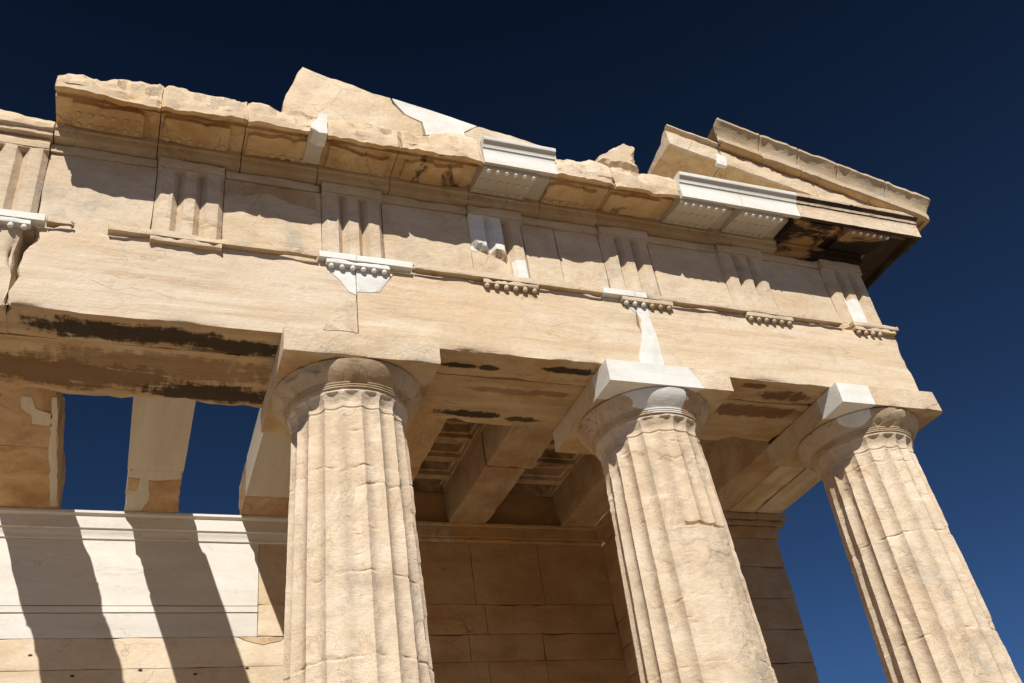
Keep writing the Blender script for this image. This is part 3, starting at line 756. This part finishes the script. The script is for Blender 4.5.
def sima(x0, x1, label, seed):
    pf = [(-.2, 0), (-.70, 0), (-.74, .005), (-.765, .02), (-.765, .115), (-.75, .13), (-.70, .14), (-.715, .20), (-.755, .28), (-.81, .345), (-.84, .365), (-.84, .405), (-.82, .41), (-.2, .33)]
    def fn(v):
        x = v[0]; p = tuple(v); q = NF((x, p[2], p[1]), 4, seed)
        v[2] = 3.515 + (-.25)*(x - 4.96) + p[2] + (.02*NF((x, p[1], 0), 7, seed+1) if p[2] > .3 else 0)
        if p[1] < -.6: v[1] += .025*max(0, q) + .006*NF(p, 12, seed)
        if x == x0 or x == x1: v[1] += .012
        if x > 8.4: v[0] -= .13*(1 - min(1, p[2]/.38))
        if x < x0 + .02 and x0 < 5.1: v[0] += 1.2*max(0, p[1] + .76) + .05*smooth(.3, .42, p[2])
        if x < x0 + .06: v[0] += .05*(NF((p[1], p[2], 0), 6, seed))*(1 if x0 < 5.1 else .15)
    xs = [x0, x0+.015] + rng(x0+.06, x1-.06, .06) + [x1-.015, x1]
    V, F = prism(pf, xs, fn, .05)
    o = obj('gutter_block', V, F, [M['sima'], M['orange']], None, ((x0+x1)/2, -.5, 3.515 - .25*((x0+x1)/2-4.96)), matfn=lambda c, n: 1 if n.z < -.93 else 0, sharp=28)
    return tag(o, label, 'gutter block', 'marble gutter blocks along the raking cornice')
M['sima'] = stone('gutter_marble', [(.44, .345, .23), (.52, .42, .29), (.57, .48, .36)], (1, 1, 1), 1.6, (.50, .33, .18), .4, grey=.5, crack=.6)
sima(5.0, 5.70, 'topmost gutter block with a rounded broken upper end', 1)
sima(5.706, 6.30, 'second gutter block down the slope, joined by an open dark crack', 2)
sima(6.306, 6.93, 'third gutter block down the slope, with a notch at its joint', 3)
sima(6.936, 7.72, 'fourth gutter block down the slope, above the merging cornice', 4)
sima(7.726, 8.47, 'lowest gutter block at the pointed right tip of the pediment', 5)
P = [(4.6, 2.8), (4.6, 3.42), (7.0, 2.84), (7.0, 2.8)]
V, F = slab(P, .05, .5, .12, .006, .006, 9)
tag(obj('pediment_slab', V, F, M['orange'], None, (5.6, .3, 2.8)), 'shaded pediment wall slab behind the raking cornice', 'pediment slab', GP)

# ------------------------------------------------------------------ ceiling beams and coffers
BZ0, BZ1, YW = 1.436, 2.15, 7.1
BL = {-3: ('old brown ceiling beam at the left edge with broken orange faces and pale mends', 'old'), -1 - 9: 0}
GB = 'ceiling beams between colonnade and back wall'
def beam(xc, label, segs, w=.415, seed=0, x0=None, x1=None):
    t = thing('ceiling_beam', label, 'ceiling beam', (xc, 4, BZ0), GB)
    a = x0 if x0 is not None else xc-w; b = x1 if x1 is not None else xc+w
    for k, (y0, y1, m, chip, dx, lb, *dw) in enumerate(segs):
        V, F = rbox(a+dx, b+dx+(dw[0] if dw else 0), y0, y1, BZ0, BZ1, .12, chip, .006 if chip > .01 else .001, seed+k, cf=2.6)
        obj('beam_segment', V, F, M[m], t, label=lb)
    return t
V0 = .95
t = beam(-3.63, 'broad old orange ceiling beam at the left edge with a ragged side', [(V0, 3.9, 'beamold', .09, .10, None), (3.905, 5.4, 'beamold', .08, .06, None), (5.405, 7.3, 'beamold', .05, .08, None)], .43, 90) if 'beamold' in M else None
M['beamold'] = stone('old_beam_marble', [(.36, .20, .09), (.47, .30, .15), (.53, .39, .23)], (1, .8, 1), 1.8, (.28, .14, .05), .7, 1.4, grey=.3, crack=.8, bump=.7, black=(.66, (1.8, 1.2, 1.5), (.05, .03, .02), .7))
M['beamwhite'] = stone('new_beam_marble', [(.46, .41, .32), (.53, .475, .38), (.57, .52, .43)], (2.4, .25, 1), 2.0, None, crack=.1, pits=.1, bump=.12, speck=.05)
t = beam(-3.63, 'broad old orange ceiling beam at the left edge with a ragged side', [(V0, 3.4, 'beamold', .05, .03, None), (3.405, 5.1, 'beamold', .07, .05, None), (5.105, 7.3, 'beamold', .04, .04, None)], .44, 90)
def atz(px, py, z):
    d = m3 @ Vector(((px - 512) / 957.08, -(py - 341.5) / 957.08, -1)); c = CC - Vector((0, 0, HZ)); q = c + d*((z - c.z)/d.z); return (q.x, q.y)
def inlay(parent, px, m, label, seed, rough=.02):
    P = [atz(u, v, BZ0) for u, v in px]
    V, F = slab(P, BZ0-.004, BZ0+.05, .06, rough, .003, seed)
    V = [[v[0], v[2], v[1]] for v in V]
    return obj('repair_patch', V, F, M[m], parent, label=label)
inlay(t, ((20, 396), (31, 396), (34, 408), (52, 414), (52, 426), (33, 424), (31, 416), (22, 408)), 'beamwhite', 'pale mend', 3)
inlay(t, ((52, 397), (57, 397), (57, 506), (50, 506), (49, 450)), 'beamwhite', 'pale mend', 4)
t = beam(-1.815, 'white restored ceiling beam with sky on both sides and brown pieces at one end', [(V0, 5.6, 'beamwhite', .004, 0, 'new grey white marble length'), (5.602, 7.3, 'beamwhite', .06, 0, None)], .40, 95)
inlay(t, ((128.5, 478), (140, 479), (136, 491), (128.5, 490)), 'beamold', 'old brown piece', 5)
inlay(t, ((148, 481), (181, 480), (178, 512), (142, 511), (149, 500)), 'beamold', 'old brown piece', 6)
beam(0, 'white restored ceiling beam behind the left column beside the sky gap', [(V0, 6.3, 'beamwhite', .004, 0, 'new grey white marble length'), (6.305, 7.3, 'beamold', .05, 0, 'old brown end piece')], .415, 100)
beam(1.815, 'old ceiling beam just right of the left column, mostly hidden by its capital', [(V0, 7.3, 'ceil', .015, -.04, None)], .40, 105)
beam(3.63, 'broken brown ceiling beam in two offset lengths between the left and middle columns', [(V0, 4.93, 'ceil', .016, 0, None, .02), (4.942, 7.3, 'ceil', .02, -.012, None, -.07)], .40, 110)
beam(5.72, 'ceiling beam against the right side wall, partly behind the middle column', [(V0, 7.3, 'ceil', .02, 0, None)], .3, 115, 5.42, 6.10)
CG = 'coffered ceiling slabs between the beams'
for (a, b, lb) in ((.37, 1.42, 'coffered ceiling slab behind the left column'), (2.14, 3.26, 'coffered ceiling slab just left of the broken brown beam'), (3.99, 5.46, 'coffered ceiling slab between the broken beam and the right wall beam')):
    # a slab whose underside is sunk in two files of stepped square coffers
    t = thing('coffer_slab', lb, 'ceiling slab', ((a+b)/2, 4.2, BZ1), CG)
    ys0, ys1 = 1.45, 7.3; npy = 9; py = (ys1-ys0)/npy; pxx = b-a
    def lines(s0, pitch, n):
        o = []
        for k in range(n):
            c = s0 + k*pitch
            o += [c, c+.08, c+.0801, c+.13, c+.1301, c+pitch-.1301, c+pitch-.13, c+pitch-.0801, c+pitch-.08]
        return o + [s0+n*pitch]
    lx, ly = lines(a, pxx, 1), lines(ys0, py, npy)
    def dep(c, s0, pitch):
        q = (c - s0) % pitch; e = min(q, pitch-q); return 0 if e < .0800001 else (.08 if e < .13001 else .24)
    V = []; F = []
    for y in ly:
        for x in lx:
            V.append([x, y, BZ1 + .004 + min(dep(x, a, pxx) if a < x < b else 0, dep(y, ys0, py) if ys0 < y < ys1 else 0)])
    nx = len(lx); ny = len(ly)
    for j in range(ny-1):
        for i in range(nx-1): F.append([j*nx+i, j*nx+i+1, (j+1)*nx+i+1, (j+1)*nx+i])
    ring = list(range(nx)) + [j*nx+nx-1 for j in range(1, ny)] + [(ny-1)*nx+i for i in range(nx-2, -1, -1)] + [j*nx for j in range(ny-2, 0, -1)]
    bb = len(V)
    for r in ring: V.append([V[r][0], V[r][1], BZ1+.42])
    m = len(ring)
    for j in range(m): F.append([ring[j], ring[(j+1) % m], bb+(j+1) % m, bb+j])
    F.append([bb+j for j in range(m)])
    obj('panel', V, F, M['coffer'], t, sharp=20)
    V, F = rbox(a-.3, b+.3, 1.0, 7.75, BZ1+.43, BZ1+.55, .6, .01, .002, 3); obj('light_stop_slab', V, F, M['coffer'], t)  # unseen slab added to stop light leaking past the coffers
    V, F = rbox(a-.06, b+.06, 7.16, 7.5, BZ1-.01, BZ1+.42, .6, .0, .0, 3); obj('end_slab', V, F, M['coffer'], t)
    for s, x in ((0, a), (1, b)):
        V, F = rbox(x-.0 if s == 0 else x-.05, x+.05 if s == 0 else x, ys0, YW-.02, BZ1-.055, BZ1-.002, .3, .004, .001, 3)
        obj('moulding', V, F, M['ceilpale'] if 'ceilpale' in M else M['ceil'], t)

# ------------------------------------------------------------------ back wall and side wall
t = thing('back_wall', 'long back wall, white restored blocks at left and brown shaded ashlar at right', 'wall', (1, YW+.3, -HZ))
XB = -.08
def wallblock(name, x0, x1, z0, z1, y, m, chip=.012, seed=0, label=None, yb=YW+.7):
    V, F = rbox(x0+.003, x1-.003, y, yb, z0+.002, z1-.002, .15, chip, .003 if m != 'whitewall' else .0008, seed, cf=3)
    return obj(name, V, F, M[m], t, label=label)
# right: moulding, orthostate-like tall course, string course and ashlar
def mould(x0, x1, m, seed, chip=.012, flat=False, label=None):
    pf = [(YW+.7, 1.105), (YW, 1.105), (YW-.05, 1.12), (YW-.06, 1.15), (YW-.05, 1.175), (YW-.075, 1.185), (YW-.085, 1.38), (YW-.11, 1.395), (YW-.12, 1.432), (YW+.7, 1.432)]
    if flat: pf = [(YW+.7, .99), (YW-.015, .99), (YW-.025, 1.0), (YW-.025, 1.07), (YW-.035, 1.085), (YW-.045, 1.15), (YW-.07, 1.16), (YW-.08, 1.36), (YW-.11, 1.375), (YW-.125, 1.39), (YW-.125, 1.432), (YW+.7, 1.432)]
    V, F = prism(pf, rng(x0, x1, .08), lambda v: (v.__setitem__(1, v[1] + chip*max(0, NF(v, 5, seed)+.1)) if v[1] < YW+.3 else None))
    return obj('wall_moulding', V, F, M[m], t, label=label)
mould(-7.5, .397, 'whitewall', 1, 0.0, True, 'new white marble moulding')
for k, (a, b) in enumerate(((.40, 1.3), (1.304, 2.6), (2.604, 3.3), (3.304, 4.62), (4.624, 6.24))): mould(a, b, 'inner' if k != 2 else 'capital', 3+k, .02)
for k, (a, b) in enumerate(((-7.5, -4.6), (-4.6, XB))):
    wallblock('ashlar_block', a, b, -.076, .988, YW, 'whitewall', .002, 5+k, 'new white marble block')
    wallblock('ashlar_block', a, b, -.575, -.198, YW, 'whitewall', .002, 8+k, 'new white marble block')
V, F = rbox(-7.5, XB-.004, YW-.012, YW+.6, -.184, -.092, .3, .001, 0, 1); obj('string_course', V, F, M['whitewall'], t, label='new white marble strip')
for k, (a, b) in enumerate(((XB, 1.2), (1.2, 2.45), (2.45, 3.6), (3.6, 4.9), (4.9, 6.25))): wallblock('ashlar_block', a, b, -.05, 1.103, YW, 'inner' if k else 'oldwall', .005, 20+k)
for k, (a, b) in enumerate(((XB, 1.6), (1.6, 3.75), (3.75, 6.25))): wallblock('ashlar_block', a, b, -.572, -.052, YW-.012, 'inner' if k else 'oldwall', .014, 30+k)
z = -.575; row = 0; rnd = random.Random(4)
while z > -HZ + .05:
    h = .465 if row < 6 else .6; z0 = max(-HZ, z-h)
    xs = [-8.3 + .9*(row % 2)]
    while xs[-1] < 5.4: xs.append(xs[-1] + (3.1 if xs[-1] < -.5 else 1.15) + .3*rnd.random())
    xs[-1] = 6.25
    if row < 3: xs = [-7.5, .95 - .2*row, 2.2 + .4*(row % 2), 3.4 + .3*(row % 2), 4.75, 6.25]
    for a, b in zip(xs, xs[1:]):
        wallblock('ashlar_block', a, b, z0, z, YW + .004*rnd.random(), 'oldwall' if b < 1.0 else 'inner', .012 if row == 0 else .004, row*20+a)
    z = z0; row += 1
for (u, v) in ((72, 676), (140, 670), (195, 674), (247, 668), (30, 655)):
    q = at(u, v, YW); r = .028
    P = [(q.x + r*(1 + .3*math.cos(k*2.1))*math.cos(k*PI/5), q.z + .6*r*(1 + .3*math.sin(k*3.3))*math.sin(k*PI/5)) for k in range(10)]
    V, F = slab(P, YW - .004, YW + .02, .02, .002, .003, u); obj('clamp_hole_shade', V, F, M['crust'], t, label='small dark disc for the shade in a clamp hole')  # flat dark disc, its colour paints the shade inside a hole
V, F = slab(pts(YW, (239, 637), (284, 637.5), (281, 641), (272, 642.5), (262, 645), (253, 643), (246, 641)), YW - .006, YW + .02, .05, .012, .004, 4); obj('notch_shade', V, F, M['coffer'], t, label='dark patch for the shade in a broken notch below the white course')  # flat dark slab, the recess shade is painted by its colour
# wall crown between the beam ends, only where the ceiling survives
for k, (a, b) in enumerate(((.38, 1.42), (2.12, 3.28), (3.98, 5.48))):
    wallblock('ashlar_block', a, b, 1.434, 2.14, YW+.06, 'inner', .012, 40+k)
V, F = rbox(-7.5, 6.6, YW+.21, YW+.7, 1.434, 1.44, .5, 0, 0, 1)

t = thing('side_wall', 'dark side wall with a capital at its right end, seen behind the middle column', 'wall', (6.8, 5.4, -HZ))
def sblock(name, x0, x1, y0, y1, z0, z1, m, chip, seed):
    V, F = rbox(x0, x1, y0+.003, y1-.003, z0+.002, z1-.002, .14, chip, .003, seed, cf=3)
    return obj(name, V, F, M[m], t)
YA = 3.52
V, F = prism([(0, 0), (0, 0), (0, 0)], [0, 1])
# anta: capital and stacked blocks
sblock('anta_capital', 6.16, 7.61, YA-.10, 5.0, -.105, -.003, 'ceil', .012, 1)
sblock('anta_capital', 6.18, 7.57, YA-.06, 5.0, -.195, -.107, 'ceil', .014, 2)
sblock('anta_neck', 6.22, 7.42, YA-.02, 5.0, -.40, -.197, 'ceil', .014, 3)
z = -.40; row = 0
while z > -HZ + .05:
    h = (.47, .5, .47, .49)[row % 4]; z0 = max(-HZ, z-h); s = row*.012 if row < 6 else .07
    cut = 4.6 + .5*(row % 2)
    sblock('ashlar_block', 6.25, 7.375-.008*row if row < 4 else 7.345, YA, cut, z0, z, 'anta', .012, 100+row)
    sblock('ashlar_block', 6.252, 7.3, cut, 6.0 + .3*(row % 2), z0, z, 'inner', .014, 130+row)
    sblock('ashlar_block', 6.251, 7.3, 6.0 + .3*(row % 2), 10.5, z0, z, 'inner', .014, 150+row)
    z = z0; row += 1
sblock('ashlar_block', 6.25, 7.3, 5.003, 10.5, -.40, 1.10, 'inner', .012, 170)
sblock('ashlar_block', 6.6, 7.5, 5.31, 10.5, 1.102, 1.425, 'inner', .012, 171)
V, F = rbox(6.13, 6.6, 5.31, YW-.13, 1.105, 1.43, .2, .012, .003, 5); obj('wall_moulding', V, F, M['inner'], t)
V, F = rbox(6.09, 6.13, 5.31, YW-.13, 1.39, 1.43, .2, .006, .001, 5); obj('wall_moulding', V, F, M['inner'], t)
